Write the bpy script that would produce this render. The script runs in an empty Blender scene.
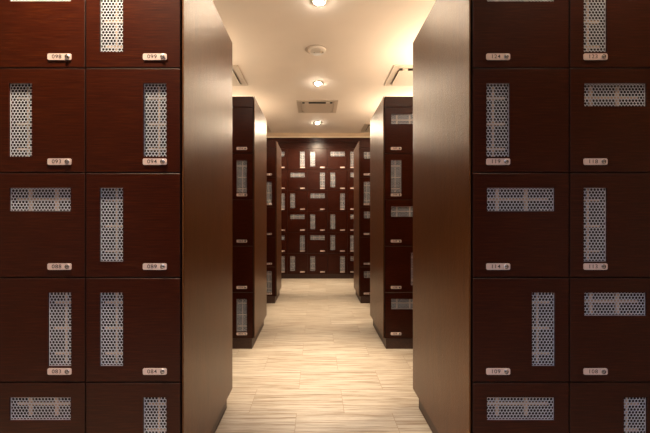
import bpy, bmesh, math, random
from mathutils import Vector
random.seed(7)
SC = bpy.context.scene
COL = SC.collection

# ------------------------------------------------------------------ camera
cam_d = bpy.data.cameras.new('camera')
cam = bpy.data.objects.new('camera', cam_d)
COL.objects.link(cam)
EYE = 1.106
cam.location = (0, 0, EYE)
cam.rotation_euler = (math.radians(90), 0, 0)
cam_d.sensor_width = 36.0
cam_d.lens = 36.0 * 365.0 / 650.0
cam_d.shift_x = 9.0 / 650.0
cam_d.shift_y = 4.5 / 650.0
cam_d.clip_start = 0.02
SC.camera = cam

# ------------------------------------------------------------------ world and exposure
W = bpy.data.worlds.new('world')
SC.world = W
W.use_nodes = True
W.node_tree.nodes['Background'].inputs[0].default_value = (0.05, 0.045, 0.05, 1)
W.node_tree.nodes['Background'].inputs[1].default_value = 0.2
SC.view_settings.view_transform = 'Standard'
SC.view_settings.look = 'None'
SC.view_settings.gamma = 1
SC.view_settings.use_curve_mapping = False
SC.view_settings.exposure = 0.32

# ------------------------------------------------------------------ room downlights and added unseen lamps
WARM = (1.0, 0.78, 0.54)
CX = 0.025                      # centre line of the corridor
CEIL = 2.786
P_CORR = [1.12, 2.78, 4.44, 6.23]  # the first is an added lamp, out of view
E_CORR = [0.5, 370, 220, 240]
ADDED_AISLE = [(-1.65, 2.70, 30), (1.65, 2.70, 50), (-1.65, 4.42, 25), (1.65, 4.42, 40),  # unseen downlights over the side aisles, added for brightness
         (-1.65, 6.23, 25), (1.65, 6.23, 25), (-0.85, 1.18, 330), (1.15, 1.18, 40)]
# unseen strips added on the bank tops to brighten the ceiling: (x0, x1, y, watts)
ADDED_STRIPS = [(-2.2, -1.05, 1.80, 8), (1.12, 2.27, 1.80, 30), (-2.2, -1.05, 3.54, 9), (1.12, 2.27, 3.54, 30),
          (-2.2, -1.05, 5.24, 14), (1.12, 2.27, 5.24, 24)]
ADDED_REAR = [(-0.6, -1.3, 90), (0.7, -1.3, 90)]  # cool fill lamps added behind the camera


def spot(x, y, power, col=WARM, ang=125, blend=0.9, r=0.035):
    d = bpy.data.lights.new('downlight_lamp', 'SPOT')
    d.energy = power
    d.color = col
    d.spot_size = math.radians(ang)
    d.spot_blend = blend
    d.shadow_soft_size = r
    o = bpy.data.objects.new('downlight_lamp', d)
    o.location = (x, y, CEIL - 0.075)
    COL.objects.link(o)
    return o


E_SPILL = {1.12: 6, 2.78: 12, 4.44: 18, 6.23: 80}
for yy, e in zip(P_CORR, E_CORR):
    spot(CX, yy, e, ang=44, blend=1.0)            # the beam
    spot(CX, yy, E_SPILL[yy], ang=168, blend=0.4)    # the spill around it
for x, y, e in ADDED_AISLE:
    spot(x, y, e, ang=88 if y == 1.18 else 125)
for x, y, e in ADDED_REAR:
    spot(x, y, e, (0.70, 0.76, 1.0), 150, 0.6, 0.12)


for x0, x1, y, e in ADDED_STRIPS:
    d = bpy.data.lights.new('added_strip_lamp', 'AREA')
    d.shape = 'RECTANGLE'
    d.size = x1 - x0
    d.size_y = 0.05
    d.energy = e
    d.color = (1.0, 0.76, 0.50)
    o = bpy.data.objects.new('added_strip_lamp', d)
    o.location = ((x0 + x1) / 2, y, 2.182 + 0.05)
    o.rotation_euler = (math.pi, 0, 0)
    COL.objects.link(o)


# ------------------------------------------------------------------ materials
def mat(name):
    m = bpy.data.materials.new(name)
    m.use_nodes = True
    nt = m.node_tree
    return m, nt, nt.nodes['Principled BSDF']


def N(nt, t, **kw):
    n = nt.nodes.new(t)
    for k, v in kw.items():
        setattr(n, k, v)
    return n


def ramp(nt, stops):
    r = N(nt, 'ShaderNodeValToRGB')
    el = r.color_ramp.elements
    while len(el) < len(stops):
        el.new(0.5)
    for e, (p, c) in zip(el, stops):
        e.position = p
        e.color = (*c, 1)
    return r


def coords(nt, scale, src='Object'):
    tc = N(nt, 'ShaderNodeTexCoord')
    mp = N(nt, 'ShaderNodeMapping')
    mp.inputs['Scale'].default_value = scale
    nt.links.new(tc.outputs[src], mp.inputs['Vector'])
    return mp.outputs[0]


def noise(nt, vec, scale, detail=4, rough=0.55):
    n = N(nt, 'ShaderNodeTexNoise')
    n.inputs['Scale'].default_value = scale
    n.inputs['Detail'].default_value = detail
    n.inputs['Roughness'].default_value = rough
    nt.links.new(vec, n.inputs['Vector'])
    return n


def bump(nt, b, h, strength, dist):
    bp = N(nt, 'ShaderNodeBump')
    bp.inputs['Strength'].default_value = strength
    bp.inputs['Distance'].default_value = dist
    nt.links.new(h, bp.inputs['Height'])
    nt.links.new(bp.outputs[0], b.inputs['Normal'])


def wood(name, scale, stops, rough, bstr, bdist=0.001, spec=0.5):
    m, nt, b = mat(name)
    v = coords(nt, scale)
    n = noise(nt, v, 1.0, 6, 0.65)
    r = ramp(nt, stops)
    nt.links.new(n.outputs['Fac'], r.inputs[0])
    nt.links.new(r.outputs[0], b.inputs['Base Color'])
    b.inputs['Roughness'].default_value = rough
    b.inputs['Specular IOR Level'].default_value = spec
    bump(nt, b, n.outputs['Fac'], bstr, bdist)
    return m


M = {}
M['door'] = wood('wenge_door', (9, 60, 260), [(0.30, (0.013, 0.0015, 0.0005)), (0.52, (0.031, 0.0046, 0.0011)), (0.74, (0.064, 0.0130, 0.0020))], 0.28, 0.35, spec=0.22)
M['edge'] = wood('wenge_door_edge', (9, 60, 200), [(0.3, (0.012, 0.003, 0.002)), (0.7, (0.030, 0.008, 0.004))], 0.45, 0.2, spec=0.25)


def panel_mat():
    m, nt, b = mat('brown_laminate_panel')
    v = coords(nt, (60, 60, 5))
    n = noise(nt, v, 1.0, 5, 0.6)
    r = ramp(nt, [(0.3, (0.062, 0.0205, 0.005)), (0.7, (0.108, 0.039, 0.010))])
    nt.links.new(n.outputs['Fac'], r.inputs[0])
    nt.links.new(r.outputs[0], b.inputs['Base Color'])
    v2 = coords(nt, (220, 220, 220))
    n2 = noise(nt, v2, 1.0, 2, 0.5)
    b.inputs['Roughness'].default_value = 0.32
    b.inputs['Specular IOR Level'].default_value = 0.28
    b.inputs['Specular Tint'].default_value = (1.0, 0.72, 0.48, 1)
    bump(nt, b, n2.outputs['Fac'], 0.8, 0.0016)
    return m


M['panel'] = panel_mat()


def plain(name, col, rough=0.5, metal=0.0, var=0.0, sc=40, bstr=0.0):
    m, nt, b = mat(name)
    v = coords(nt, (1, 1, 1))
    n = noise(nt, v, sc, 3, 0.5)
    lo = tuple(c * (1 - var) for c in col)
    hi = tuple(min(1, c * (1 + var)) for c in col)
    r = ramp(nt, [(0.35, lo), (0.65, hi)])
    nt.links.new(n.outputs['Fac'], r.inputs[0])
    nt.links.new(r.outputs[0], b.inputs['Base Color'])
    b.inputs['Roughness'].default_value = rough
    b.inputs['Metallic'].default_value = metal
    if bstr:
        bump(nt, b, n.outputs['Fac'], bstr, 0.002)
    return m


M['carcass'] = plain('dark_carcass', (0.018, 0.008, 0.006), 0.6, 0, 0.2)
M['brace'] = plain('beige_brace', (0.50, 0.37, 0.28), 0.5, 0, 0.1)
M['mesh'] = plain('perforated_steel', (0.58, 0.61, 0.69), 0.4, 0.3, 0.05)
M['plate'] = plain('satin_plate', (0.66, 0.53, 0.50), 0.38, 0.3, 0.04)
M['lock'] = plain('lock_steel', (0.62, 0.60, 0.62), 0.25, 0.9, 0.04)
M['ink'] = plain('dark_engraving', (0.03, 0.02, 0.02), 0.6, 0, 0.1)
M['plinth'] = plain('dark_plinth', (0.045, 0.018, 0.011), 0.45, 0, 0.2, 60)
M['ceiling'] = plain('painted_ceiling', (0.90, 0.81, 0.74), 0.8, 0, 0.015, 3)
M['wall'] = plain('painted_wall', (0.62, 0.48, 0.34), 0.8, 0, 0.03, 5)
M['trim'] = plain('cream_trim', (0.80, 0.68, 0.52), 0.5, 0, 0.03, 8)
M['white'] = plain('white_enamel', (0.78, 0.72, 0.66), 0.45, 0, 0.02)
M['vent'] = plain('vent_metal', (0.60, 0.51, 0.43), 0.5, 0, 0.02)
M['dark'] = plain('dark_recess', (0.05, 0.045, 0.04), 0.6, 0, 0.1)  # recess shade as plain colour; small dark parts share it


def emit(name, col, s):
    m, nt, b = mat(name)
    b.inputs['Base Color'].default_value = (*col, 1)
    b.inputs['Emission Color'].default_value = (*col, 1)
    b.inputs['Emission Strength'].default_value = s
    return m


M['lamp'] = emit('lamp_glass', (1.0, 0.88, 0.70), 190)


def floor_mat():
    m, nt, b = mat('travertine_tiles')
    tc = N(nt, 'ShaderNodeTexCoord')
    mp = N(nt, 'ShaderNodeMapping')
    mp.inputs['Location'].default_value = (-0.163, 0.0, 0)
    nt.links.new(tc.outputs['Object'], mp.inputs['Vector'])
    br = N(nt, 'ShaderNodeTexBrick')
    br.offset = 0.5
    br.inputs['Scale'].default_value = 1.0
    br.inputs['Brick Width'].default_value = 0.55
    br.inputs['Row Height'].default_value = 0.30
    br.inputs['Mortar Size'].default_value = 0.0016
    br.inputs['Mortar Smooth'].default_value = 0.1
    br.inputs['Color1'].default_value = (0.0, 0.0, 0.0, 1)
    br.inputs['Color2'].default_value = (1, 1, 1, 1)
    br.inputs['Mortar'].default_value = (0.5, 0.5, 0.5, 1)
    nt.links.new(mp.outputs[0], br.inputs['Vector'])
    # a different stretch of stone for each tile
    ad = N(nt, 'ShaderNodeVectorMath', operation='MULTIPLY_ADD')
    ad.inputs[1].default_value = (7.0, 3.0, 5.0)
    nt.links.new(br.outputs['Color'], ad.inputs[0])
    nt.links.new(tc.outputs['Object'], ad.inputs[2])
    mp2 = N(nt, 'ShaderNodeMapping')
    mp2.inputs['Scale'].default_value = (1.3, 42, 1)
    nt.links.new(ad.outputs[0], mp2.inputs['Vector'])
    n = noise(nt, mp2.outputs[0], 1.0, 7, 0.7)
    r = ramp(nt, [(0.28, (0.34, 0.265, 0.19)), (0.44, (0.49, 0.425, 0.345)), (0.56, (0.58, 0.53, 0.45)), (0.72, (0.68, 0.64, 0.57))])
    nt.links.new(n.outputs['Fac'], r.inputs[0])
    mp3 = N(nt, 'ShaderNodeMapping')
    mp3.inputs['Scale'].default_value = (4, 120, 1)
    nt.links.new(ad.outputs[0], mp3.inputs['Vector'])
    n3 = noise(nt, mp3.outputs[0], 1.0, 4, 0.6)
    r3 = ramp(nt, [(0.38, (0.46, 0.38, 0.30)), (0.52, (1, 1, 1))])
    nt.links.new(n3.outputs['Fac'], r3.inputs[0])
    mu = N(nt, 'ShaderNodeMixRGB', blend_type='MULTIPLY')
    mu.inputs[0].default_value = 0.8
    nt.links.new(r.outputs[0], mu.inputs[1])
    nt.links.new(r3.outputs[0], mu.inputs[2])
    # per-tile tone
    rt = ramp(nt, [(0.0, (0.91, 0.90, 0.89)), (1.0, (1, 1, 1))])
    nt.links.new(br.outputs['Color'], rt.inputs[0])
    mt = N(nt, 'ShaderNodeMixRGB', blend_type='MULTIPLY')
    mt.inputs[0].default_value = 1.0
    nt.links.new(mu.outputs[0], mt.inputs[1])
    nt.links.new(rt.outputs[0], mt.inputs[2])
    mx = N(nt, 'ShaderNodeMixRGB')
    mx.inputs[2].default_value = (0.33, 0.25, 0.18, 1)
    nt.links.new(br.outputs['Fac'], mx.inputs[0])
    nt.links.new(mt.outputs[0], mx.inputs[1])
    nt.links.new(mx.outputs[0], b.inputs['Base Color'])
    b.inputs['Roughness'].default_value = 0.40
    bump(nt, b, n3.outputs['Fac'], 0.15, 0.001)
    return m


M['floor'] = floor_mat()


# ------------------------------------------------------------------ helpers
def box(bm, x0, x1, y0, y1, z0, z1, mi=0, bev=0.0):
    vs = [bm.verts.new((x, y, z)) for x in (x0, x1) for y in (y0, y1) for z in (z0, z1)]
    q = [(0, 1, 3, 2), (4, 6, 7, 5), (0, 4, 5, 1), (2, 3, 7, 6), (0, 2, 6, 4), (1, 5, 7, 3)]
    fs = []
    for a in q:
        f = bm.faces.new([vs[i] for i in a])
        f.material_index = mi
        fs.append(f)
    if bev:
        es = list({e for f in fs for e in f.edges})
        r = bmesh.ops.bevel(bm, geom=es, offset=bev, segments=2, affect='EDGES', profile=0.5)
        for f in r['faces']:
            f.material_index = mi
    return fs


def mesh(name, bm, mats, smooth=False):
    bmesh.ops.recalc_face_normals(bm, faces=bm.faces[:])
    me = bpy.data.meshes.new(name)
    bm.to_mesh(me)
    bm.free()
    for m in mats:
        me.materials.append(m)
    if smooth:
        for p in me.polygons:
            p.use_smooth = True
    return me


def link(name, me, parent=None, loc=(0, 0, 0)):
    o = bpy.data.objects.new(name, me)
    o.location = loc
    COL.objects.link(o)
    if parent:
        o.parent = parent
    return o


def thing(name, label, cat, loc, group=None, me=None):
    o = bpy.data.objects.new(name, me)
    o.location = loc
    COL.objects.link(o)
    o['label'] = label
    o['category'] = cat
    if group:
        o['group'] = group
    return o


def struct(name, bm, mats, loc=(0, 0, 0)):
    o = link(name, mesh(name, bm, mats), None, loc)
    o['kind'] = 'structure'
    return o


def lathe(bm, prof, seg=40, mi=0, cx=0, cy=0):
    """profile of (r, z) revolved around the vertical axis"""
    rings = []
    for r, z in prof:
        if r < 1e-6:
            rings.append([bm.verts.new((cx, cy, z))])
        else:
            rings.append([bm.verts.new((cx + r * math.cos(2 * math.pi * k / seg), cy + r * math.sin(2 * math.pi * k / seg), z)) for k in range(seg)])
    for a, b in zip(rings, rings[1:]):
        for k in range(seg):
            k2 = (k + 1) % seg
            if len(a) == 1 and len(b) == 1:
                continue
            if len(a) == 1:
                f = bm.faces.new((a[0], b[k], b[k2]))
            elif len(b) == 1:
                f = bm.faces.new((a[k], b[0], a[k2]))
            else:
                f = bm.faces.new((a[k], b[k], b[k2], a[k2]))
            f.material_index = mi
            f.smooth = True


# ------------------------------------------------------------------ the room
XL, XR, YF, YB = -2.46, 2.52, -2.6, 7.36


def slab(name, x0, x1, y0, y1, z0, z1, m):
    bm = bmesh.new()
    box(bm, x0, x1, y0, y1, z0, z1)
    return struct(name, bm, [m])


slab('floor', XL, XR, YF, YB, -0.1, 0, M['floor'])
slab('ceiling', XL, XR, YF, YB, CEIL, CEIL + 0.1, M['ceiling'])
slab('wall_left', XL - 0.1, XL, YF, YB, -0.1, CEIL + 0.1, M['wall'])
slab('wall_right', XR, XR + 0.1, YF, YB, -0.1, CEIL + 0.1, M['wall'])
slab('wall_front', XL - 0.1, XR + 0.1, YF - 0.1, YF, -0.1, CEIL + 0.1, M['plinth'])
slab('wall_back', XL - 0.1, XR + 0.1, YB, YB + 0.1, -0.1, CEIL + 0.1, M['wall'])

PITCH = 0.4
RZ0 = 0.09                        # underside of the lowest locker row
SLAB_TOP = 2.182
DT = 0.018                        # door thickness
MG = 0.0545                       # grille and plate margin
GW = 0.0885                       # grille strip width
BACK_Y = 6.985


bm = bmesh.new()
box(bm, XL, XR, BACK_Y, YB, 2.723, CEIL)
struct('wall_bulkhead', bm, [M['wall']])
bm = bmesh.new()
box(bm, XL, XR, BACK_Y - 0.022, YB, 2.696, 2.723, 0, 0.004)
struct('trim_1', bm, [M['trim']])
BX0, BX1 = -1.31, 1.37
slab('wall_infill_left', XL, BX0 - 0.004, BACK_Y, YB, 0, 2.696, M['plinth']).name = 'wall_back_left'
slab('wall_infill_right', BX1 + 0.004, XR, BACK_Y, YB, 0, 2.696, M['plinth']).name = 'wall_back_right'


# ------------------------------------------------------------------ locker pieces
def grille_rect(kind, w):
    """opening in door space: x from the left edge, z down from the top edge of the row"""
    t = 0.0575
    if kind == 'H':
        return MG + 0.002, w - MG - 0.002, t, t + 0.0885
    if kind == 'L':
        return MG, MG + GW, t, t + 0.281
    return w - MG - GW, w - MG, t, t + 0.281


_door = {}


def door_mesh(kind, w):
    key = (kind, round(w, 4))
    if key in _door:
        return _door[key]
    g = 0.0020
    gx0, gx1, t0, t1 = grille_rect(kind, w)
    gz1, gz0 = PITCH - t0, PITCH - t1
    xs = [g, gx0, gx1, w - g]
    zs = [g, gz0, gz1, PITCH - g]
    bm = bmesh.new()
    c = 0.0018
    # front (y=0) with chamfered rim, back (y=DT)
    fx = [xs[0] + c, gx0, gx1, xs[3] - c]
    fz = [zs[0] + c, gz0, gz1, zs[3] - c]
    F = [[bm.verts.new((x, 0, z)) for z in fz] for x in fx]
    B = [[bm.verts.new((x, DT, z)) for z in zs] for x in xs]
    for i in range(3):
        for j in range(3):
            if i == 1 and j == 1:
                continue
            bm.faces.new((F[i][j], F[i + 1][j], F[i + 1][j + 1], F[i][j + 1]))
            bm.faces.new((B[i][j], B[i][j + 1], B[i + 1][j + 1], B[i + 1][j]))
    # inner reveal of the opening
    loop = [(1, 1), (2, 1), (2, 2), (1, 2)]
    for k in range(4):
        a, b = loop[k], loop[(k + 1) % 4]
        bm.faces.new((F[a[0]][a[1]], F[b[0]][b[1]], B[b[0]][b[1]], B[a[0]][a[1]]))
    # outer rim: chamfer ring then side
    rim = [(i, 0) for i in range(4)] + [(3, j) for j in range(1, 4)] + [(i, 3) for i in (2, 1, 0)] + [(0, j) for j in (2, 1)]
    R = {}
    for i, j in rim:
        R[(i, j)] = bm.verts.new((xs[i], c, zs[j]))
    for k in range(len(rim)):
        a, b = rim[k], rim[(k + 1) % len(rim)]
        f = bm.faces.new((F[a[0]][a[1]], R[a], R[b], F[b[0]][b[1]]))
        f.material_index = 1
        f = bm.faces.new((R[a], B[a[0]][a[1]], B[b[0]][b[1]], R[b]))
        f.material_index = 1
    _door[key] = mesh('locker_door_' + kind, bm, [M['door'], M['edge']])
    return _door[key]


_gr = {}


def grille_mesh(kind, w):
    gx0, gx1, t0, t1 = grille_rect(kind, w)
    W_, H_ = gx1 - gx0, t1 - t0
    key = (round(W_, 4), round(H_, 4))
    if key in _gr:
        return _gr[key], (gx0, PITCH - t1)
    p = 0.0126
    rr = p / math.sqrt(3)          # outer hex radius
    ri = rr * 0.79
    bm = bmesh.new()
    nx = int(W_ / p) + 2
    rowh = rr * 1.5
    nz = int(H_ / rowh) + 2

    def cl(x, z):
        return (min(max(x, 0), W_), min(max(z, 0), H_))
    cache = {}

    def V(x, y, z):
        k = (round(x, 5), round(y, 5), round(z, 5))
        if k not in cache:
            cache[k] = bm.verts.new((x, y, z))
        return cache[k]
    th = 0.0012
    for j in range(nz):
        for i in range(-1, nx):
            cx = (i + (0.5 if j % 2 else 0.0)) * p + p * 0.25
            cz = j * rowh + 0.002
            if cx < -p * 0.5 or cx > W_ + p * 0.5:
                continue
            o, n = [], []
            for k in range(6):
                a = math.radians(30 + 60 * k)
                o.append(cl(cx + rr * math.cos(a), cz + rr * math.sin(a)))
                n.append(cl(cx + ri * math.cos(a), cz + ri * math.sin(a)))
            for k in range(6):
                k2 = (k + 1) % 6
                q = []
                for (x, z) in (o[k], o[k2], n[k2], n[k]):
                    v = V(x, 0, z)
                    if v not in q:
                        q.append(v)
                if len(q) > 2:
                    try:
                        bm.faces.new(q)
                    except ValueError:
                        pass
                q = []
                for (x, y, z) in ((n[k][0], 0, n[k][1]), (n[k2][0], 0, n[k2][1]), (n[k2][0], th, n[k2][1]), (n[k][0], th, n[k][1])):
                    v = V(x, y, z)
                    if v not in q:
                        q.append(v)
                if len(q) > 2:
                    try:
                        bm.faces.new(q)
                    except ValueError:
                        pass
    # narrow folded border
    e = 0.0012
    for a in ((0, e, 0, H_), (W_ - e, W_, 0, H_), (e, W_ - e, 0, e), (e, W_ - e, H_ - e, H_)):
        box(bm, a[0], a[1], -0.0004, 0.0016, a[2], a[3])
    # stiffening bars behind the sheet
    y0, y1 = 0.030, 0.036
    if W_ > H_:
        box(bm, 0, W_, y0, y1, H_ * 0.46, H_ * 0.46 + 0.010, 1)
        for f in (0.22, 0.66):
            box(bm, W_ * f - 0.006, W_ * f + 0.006, y0 - 0.0015, y1, 0, H_, 1)
    else:
        box(bm, W_ * 0.46, W_ * 0.46 + 0.006, y0, y1, 0, H_, 1)
        for f in (0.13, 0.48, 0.84):
            box(bm, 0, W_, y0 - 0.0015, y1, H_ * f - 0.004, H_ * f + 0.004, 1)
    # no recalculation of normals: open sheet
    me = bpy.data.meshes.new('mesh_grille')
    bm.to_mesh(me)
    bm.free()
    me.materials.append(M['mesh'])
    me.materials.append(M['brace'])
    _gr[key] = me
    return me, (gx0, PITCH - t1)


PW, PH = 0.091, 0.0245


def rounded(bm, x0, x1, z0, z1, r, y0, y1, mi=0, seg=5):
    pts = []
    for (cx, cz, a0) in ((x1 - r, z1 - r, 0), (x0 + r, z1 - r, 90), (x0 + r, z0 + r, 180), (x1 - r, z0 + r, 270)):
        for k in range(seg + 1):
            a = math.radians(a0 + 90 * k / seg)
            pts.append((cx + r * math.cos(a), cz + r * math.sin(a)))
    A = [bm.verts.new((x, y0, z)) for x, z in pts]
    B = [bm.verts.new((x, y1, z)) for x, z in pts]
    fs = [bm.faces.new(A), bm.faces.new(B[::-1])]
    n = len(pts)
    for k in range(n):
        fs.append(bm.faces.new((A[k], B[k], B[(k + 1) % n], A[(k + 1) % n])))
    for f in fs:
        f.material_index = mi


def text_mesh(s, size):
    cu = bpy.data.curves.new('digits', 'FONT')
    cu.body = s
    cu.size = size
    cu.align_x = 'CENTER'
    cu.align_y = 'CENTER'
    cu.space_character = 1.12
    cu.extrude = 0.0002
    cu.offset = 0.0001
    o = bpy.data.objects.new('digits', cu)
    COL.objects.link(o)
    bpy.context.view_layer.update()
    dg = bpy.context.evaluated_depsgraph_get()
    me = bpy.data.meshes.new_from_object(o.evaluated_get(dg))
    bpy.data.objects.remove(o)
    bpy.data.curves.remove(cu)
    return me


def plate_mesh(number):
    bm = bmesh.new()
    if number:
        tm = text_mesh(number, 0.0205)
        bm.from_mesh(tm)
        for v in bm.verts:            # stand the digits up, facing -Y
            x, y, z = v.co
            v.co = (x * 1.12 + PW * 0.39, -0.0028 - z, y + PH / 2)
        for f in bm.faces:
            f.material_index = 1
        bpy.data.meshes.remove(tm)
    n0 = len(bm.faces)
    rounded(bm, 0, PW, 0, PH, 0.006, -0.0026, 0.0)
    return mesh('number_plate', bm, [M['plate'], M['ink']])


_plain_plate = None
_lock = None


def lock_mesh():
    global _lock
    if _lock:
        return _lock
    bm = bmesh.new()
    r = 0.0092
    prof = [(0, 0.0030), (r * 0.72, 0.0030), (r * 0.78, 0.0024), (r * 0.86, 0.0024), (r, 0.0018), (r, 0.0)]
    lathe(bm, prof, 24)
    box(bm, -0.0052, 0.0052, -0.0012, 0.0012, 0.0026, 0.0034, 1)
    lathe(bm, [(r * 0.62, 0.0028), (r * 0.62, 0.0034), (r * 0.76, 0.0034), (r * 0.76, 0.0026)], 24, 1)
    for v in bm.verts:
        x, y, z = v.co
        v.co = (x, -z, y)
    _lock = mesh('lock', bm, [M['lock'], M['ink']])
    return _lock


KIND = {'H': 'wide grille across its top', 'L': 'upright grille on its left', 'R': 'upright grille on its right'}


def add_door(root, x, z, w, kind, plate_left, number):
    d = link('locker_door', door_mesh(kind, w), root, (x, 0, z))
    d['label'] = ('dark wood locker door numbered %s with %s' % (number, KIND[kind])) if number else 'dark wood locker door with ' + KIND[kind]
    me, (gx, gz) = grille_mesh(kind, w)
    link('mesh_grille', me, d, (gx, 0.007, gz))
    global _plain_plate
    if number:
        pm = plate_mesh(number)
    else:
        if not _plain_plate:
            _plain_plate = plate_mesh('')
        pm = _plain_plate
    px = MG - 0.002 if plate_left else w - MG - PW + 0.002
    link('number_plate', pm, d, (px, 0, 0.030))
    link('lock', lock_mesh(), d, (px + PW - 0.0155, -0.0026, 0.030 + PH / 2))


def bank(label, loc, widths, depth, rows, top, end_x, kinds, plate_left, numbers, group):
    """locker bank standing on the floor. loc is its front left foot; doors face -Y."""
    root = thing('locker_bank', label, 'lockers', loc, group)
    tot = sum(widths)
    ztop = RZ0 + rows * PITCH
    bm = bmesh.new()
    y0 = DT + 0.002
    s = 0.009
    if end_x is None:
        yb = depth
    else:
        yb = depth - y0
    # boxes of the carcass: back, dividers, shelves
    box(bm, 0, tot, 0.17, yb, RZ0, ztop)
    x = 0
    for k in range(len(widths) + 1):
        a, b_ = (x - s, x + s) if 0 < k < len(widths) else ((x, x + s) if k == 0 else (x - s, x))
        box(bm, a, b_, y0, 0.17, RZ0, ztop)
        if k < len(widths):
            x += widths[k]
    for r in range(rows + 1):
        z = RZ0 + r * PITCH
        a, b_ = (z - s, z + s) if 0 < r < rows else ((z, z + s) if r == 0 else (z - s, z))
        box(bm, 0.0, tot, y0 + 0.001, 0.17, a, b_)
    link('carcass', mesh('carcass', bm, [M['carcass']]), root)
    # header board over the doors, plinth below
    bm = bmesh.new()
    if end_x is None:
        box(bm, 0, tot, 0.0, depth, ztop + 0.0015, 2.614, 0, 0.0015)
        link('header_board', mesh('header_board', bm, [M['door']]), root)
        bm = bmesh.new()
        box(bm, 0, tot, -0.016, depth, 2.6155, top, 0, 0.002)
        link('cornice', mesh('cornice', bm, [M['door']]), root)
    else:
        box(bm, 0, tot, 0.0, depth, ztop + 0.0015, top, 0, 0.0015)
        link('header_board', mesh('header_board', bm, [M['door']]), root)
    bm = bmesh.new()
    if end_x is None:
        box(bm, 0, tot, 0.03, depth, 0, RZ0 - 0.001)
    else:
        i0, i1 = (0.0, 0.012) if end_x == 'R' else (0.012, 0.0)
        box(bm, i0, tot - i1, 0.004, depth - 0.045, 0, RZ0 - 0.001)
    link('plinth', mesh('plinth', bm, [M['plinth']]), root)
    # end cladding with a narrow shadow gap
    if end_x:
        bm = bmesh.new()
        sgn = 1 if end_x == 'R' else -1
        e = tot if end_x == 'R' else 0.0
        a, b_ = sorted((e + sgn * 0.006, e + sgn * 0.0115))
        box(bm, a, b_, 0.0, depth, RZ0 + 0.004, top, 0, 0.0008)
        link('end_panel', mesh('end_panel', bm, [M['panel']]), root)
        bm = bmesh.new()
        a, b_ = sorted((e, e + sgn * 0.006))
        box(bm, a, b_, 0.025, depth - 0.02, RZ0 + 0.01, top - 0.01)
        link('shadow_gap_batten', mesh('shadow_gap_batten', bm, [M['carcass']]), root)
        # back skin (doors of the other side are never in view)
        bm = bmesh.new()
        box(bm, 0, tot, yb, depth, RZ0 + 0.002, ztop - 0.001, 0, 0.001)
        link('back_board', mesh('back_board', bm, [M['door']]), root)
    x = 0
    for c, w in enumerate(widths):
        for r in range(rows):
            z = ztop - (r + 1) * PITCH
            pl = plate_left[c] if isinstance(plate_left, (list, tuple)) else plate_left
            add_door(root, x, z, w, kinds[r][c], pl, numbers(r, c) if numbers else '')
        x += w
    return root


# near left bank: columns from the outer one to the aisle
G2 = 'freestanding double-sided locker banks'
nl_w = [0.365, 0.365, 0.36, 0.347, 0.3635]
xr = -0.5165
bank('big dark wood locker bank filling the near left, doors 093 and 094', (xr - sum(nl_w), 1.393, 0), nl_w, 0.812, 5, SLAB_TOP, 'R',
     ['LRLHL', 'HLRLR', 'LHLHL', 'RLHRL', 'LRLHR'], False, lambda r, c: '%03d' % (95 - 5 * r + c), G2)
nr_w = [0.371, 0.351, 0.365, 0.365, 0.365]
bank('big dark wood locker bank filling the near right, doors 118 and 119', (0.5965, 1.393, 0), nr_w, 0.812, 5, SLAB_TOP, 'L',
     ['HLRHL', 'LHLRH', 'HLRLH', 'RHLHL', 'HRLHL'], True, lambda r, c: '%03d' % (124 - 5 * r - c), G2)
w5 = [0.37] * 5
bank('dark locker bank left of the aisle, second from the front, beside the bright floor pool', (-0.5425 - 1.85, 3.153, 0), w5, 0.772, 5, SLAB_TOP, 'R',
     ['RHLHL', 'LRHLR', 'HLRHL', 'RHLRL', 'LRLHR'], False, lambda r, c: '%03d' % (70 - 5 * r + c), G2)
bank('dark locker bank right of the aisle, second from the front, wide grille at its top', (0.5935, 3.153, 0), w5, 0.772, 5, SLAB_TOP, 'L',
     ['HLRHL', 'LRLHR', 'HLRHL', 'RHLRL', 'HRLHR'], True, lambda r, c: '%03d' % (149 - 5 * r - c), G2)
bank('farthest freestanding locker bank on the left, just before the end wall lockers', (-0.5395 - 1.85, 4.90, 0), w5, 0.67, 5, SLAB_TOP, 'R',
     ['RHLHL', 'LRHLR', 'HLRHL', 'RHLRL', 'LRLHR'], False, lambda r, c: '%03d' % (45 - 5 * r + c), G2)
bank('farthest freestanding locker bank on the right, just before the end wall lockers', (0.5875, 4.90, 0), w5, 0.67, 5, SLAB_TOP, 'L',
     ['HLRHL', 'LRLHR', 'HLRHL', 'RHLRL', 'HRLHR'], True, lambda r, c: '%03d' % (174 - 5 * r - c), G2)
# end wall bank, seven columns; the five in the middle are in view
bw = 0.3829
bank('tall six-row locker bank covering the end wall of the corridor', (BX0, BACK_Y, 0), [bw] * 7, YB - BACK_Y - 0.002, 6, 2.694, None,
     ['LHRLHLR', 'RLHRLHL', 'HRLHRRL', 'LLHLLHR', 'RHRHLLH', 'LRLLRHL'], [False] * 5 + [True] * 2, None, None)


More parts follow.
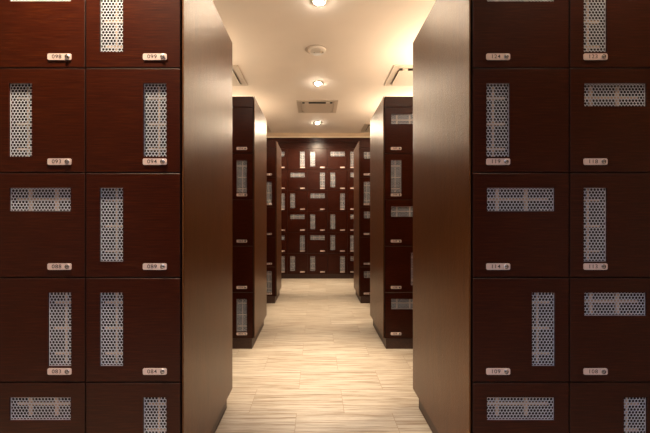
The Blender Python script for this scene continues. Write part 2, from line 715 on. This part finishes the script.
# ------------------------------------------------------------------ ceiling fixtures and added lamps
for (x0, x1, y, e), w in zip(ADDED_STRIPS, ['near left', 'near right', 'second left', 'second right', 'farthest left', 'farthest right']):
    t = thing('added_light_strip', 'added unseen warm light strip on top of the %s locker bank' % w, 'light', ((x0 + x1) / 2, y, SLAB_TOP), 'added light strips on the locker banks')
    L = (x1 - x0) / 2
    bm = bmesh.new()
    box(bm, -L - .01, L + .01, -0.035, 0.035, 0, 0.006)
    box(bm, -L - .01, L + .01, -0.035, -0.030, 0.006, 0.036)
    box(bm, -L - .01, L + .01, 0.030, 0.035, 0.006, 0.036)
    link('channel', mesh('channel', bm, [M['white']]), t)
    bm = bmesh.new()
    box(bm, -L, L, -0.026, 0.026, 0.008, 0.030, 0, 0.006)
    link('added_tube', mesh('added_tube', bm, [emit('added_strip_glow', (1.0, 0.8, 0.55), 6)]), t)

def downlight(x, y, label):
    t = thing('recessed_downlight', label, 'light', (x, y, CEIL), 'recessed ceiling downlights')
    bm = bmesh.new()
    lathe(bm, [(0.044, -0.001), (0.046, -0.009), (0.052, -0.010), (0.060, -0.006), (0.062, 0.0)], 48)
    link('trim_ring', mesh('trim_ring', bm, [M['white']]), t)
    bm = bmesh.new()
    lathe(bm, [(0.0, -0.0015), (0.045, -0.0015), (0.045, 0.0)], 40)
    link('gimbal_recess', mesh('gimbal_recess', bm, [M['dark']]), t)
    bm = bmesh.new()
    lathe(bm, [(0.0, -0.030), (0.012, -0.029), (0.022, -0.024), (0.028, -0.014), (0.029, -0.002)], 32)
    link('lamp', mesh('lamp', bm, [M['lamp']], True), t)
    bm = bmesh.new()
    for s_ in (-1, 1):
        box(bm, s_ * 0.033 - 0.004, s_ * 0.033 + 0.004, -0.012, 0.012, -0.014, -0.001, 0, 0.002)
    link('lamp_clip', mesh('lamp_clip', bm, [M['dark']]), t)


downlight(CX, P_CORR[1], 'glowing ceiling downlight nearest the camera, cut by the top of the picture')
downlight(CX, P_CORR[2], 'glowing ceiling downlight between the smoke detector and the square air vent')
downlight(CX, P_CORR[3], 'glowing ceiling downlight beyond the square air vent, nearest the end wall')
downlight(CX, P_CORR[0], 'added unseen ceiling downlight over the corridor above the near locker banks')
for i, (x, y, e) in enumerate(ADDED_AISLE):
    side = 'left' if x < 0 else 'right'
    which = {2.70: 'behind the near', 4.42: 'behind the second', 6.23: 'behind the farthest', 1.18: 'in front of the near'}[y]
    downlight(x, y, 'added unseen ceiling downlight over the side aisle %s %s locker bank' % (which, side))
for x, y, e in ADDED_REAR:
    t = thing('added_ceiling_lamp', 'added cool white round ceiling lamp behind the camera on the %s' % ('left' if x < 0 else 'right'), 'light', (x, y, CEIL), 'added round lamps behind the camera')
    bm = bmesh.new()
    lathe(bm, [(0.125, -0.002), (0.13, -0.03), (0.15, -0.03), (0.155, 0.0)], 40)
    link('lamp_rim', mesh('lamp_rim', bm, [M['white']]), t)
    bm = bmesh.new()
    lathe(bm, [(0.0, -0.040), (0.08, -0.034), (0.126, -0.012), (0.127, -0.002)], 40)
    link('diffuser', mesh('diffuser', bm, [emit('added_cool_glow', (0.85, 0.87, 1.0), 4)], True), t)


def ring(bm, h0, h1, z00, z0, z1, z11):
    """square ring: outer half size h1 (height z1..z11 at rim), inner half size h0"""
    def sq(h, z):
        return [bm.verts.new((sx * h, sy * h, z)) for sx, sy in ((-1, -1), (1, -1), (1, 1), (-1, 1))]
    L = [sq(h1, z11), sq(h1, z1), sq(h0, z0), sq(h0, z00)]
    for a, b in zip(L, L[1:]):
        for k in range(4):
            bm.faces.new((a[k], a[(k + 1) % 4], b[(k + 1) % 4], b[k]))


def diffuser(x, y, label):
    t = thing('air_vent', label, 'air vent', (x, y, CEIL), 'square ceiling air vents')
    bm = bmesh.new()
    ring(bm, 0.232, 0.290, -0.002, -0.012, -0.010, 0.0)
    link('vent_frame', mesh('vent_frame', bm, [M['vent']]), t)
    bm = bmesh.new()
    box(bm, -0.232, 0.232, -0.232, 0.232, -0.003, -0.0005)  # thin dark sheet; the shade inside the duct is its colour
    link('duct_shade_sheet', mesh('duct_shade_sheet', bm, [M['dark']]), t)
    bm = bmesh.new()
    box(bm, -0.214, 0.214, -0.205, 0.214, -0.030, -0.026, 0, 0.0015)
    for sx in (-1, 1):
        box(bm, sx * 0.222 - 0.008, sx * 0.222 + 0.008, -0.214, 0.214, -0.009, -0.004, 0, 0.001)
    link('vent_plate', mesh('vent_plate', bm, [M['vent']]), t)
    for sx in (-1, 1):
        for sy in (-1, 1):
            bm = bmesh.new()
            box(bm, sx * 0.15 - 0.028, sx * 0.15 + 0.028, sy * 0.190 - 0.03, sy * 0.190 + 0.03, -0.0262, -0.003, 0, 0.001)
            link('bracket', mesh('bracket', bm, [M['vent']]), t)


diffuser(0.018, 5.35, 'square white air vent in the middle of the corridor ceiling')
diffuser(-1.13, 4.22, 'square air vent at the left ceiling edge, over the second left locker bank')
diffuser(1.13, 4.22, 'square air vent at the right ceiling edge, over the second right locker bank')
diffuser(-1.13, 6.55, 'small far air vent at the left, near the end wall')
diffuser(1.13, 6.55, 'small far air vent at the right, near the end wall')

t = thing('smoke_detector', 'round white smoke detector on the ceiling before the second downlight', 'smoke detector', (0.012, 3.58, CEIL))
bm = bmesh.new()
lathe(bm, [(0.0, -0.004), (0.100, -0.004), (0.106, 0.0)], 48, 0, -0.012, 0.0)
link('base_plate', mesh('base_plate', bm, [M['vent']]), t)
bm = bmesh.new()
lathe(bm, [(0.0, -0.024), (0.070, -0.023), (0.082, -0.019), (0.088, -0.012), (0.088, -0.004)], 48)
link('housing', mesh('housing', bm, [M['white']]), t)
bm = bmesh.new()
lathe(bm, [(0.0, -0.024), (0.013, -0.024), (0.014, -0.031), (0.021, -0.031), (0.023, -0.022)], 28, 0, 0.045, -0.01)
link('test_button', mesh('test_button', bm, [M['vent']]), t)
bm = bmesh.new()
lathe(bm, [(0.0, -0.0255), (0.004, -0.0255), (0.004, -0.022)], 14, 0, -0.03, 0.01)
link('indicator', mesh('indicator', bm, [M['dark']]), t)
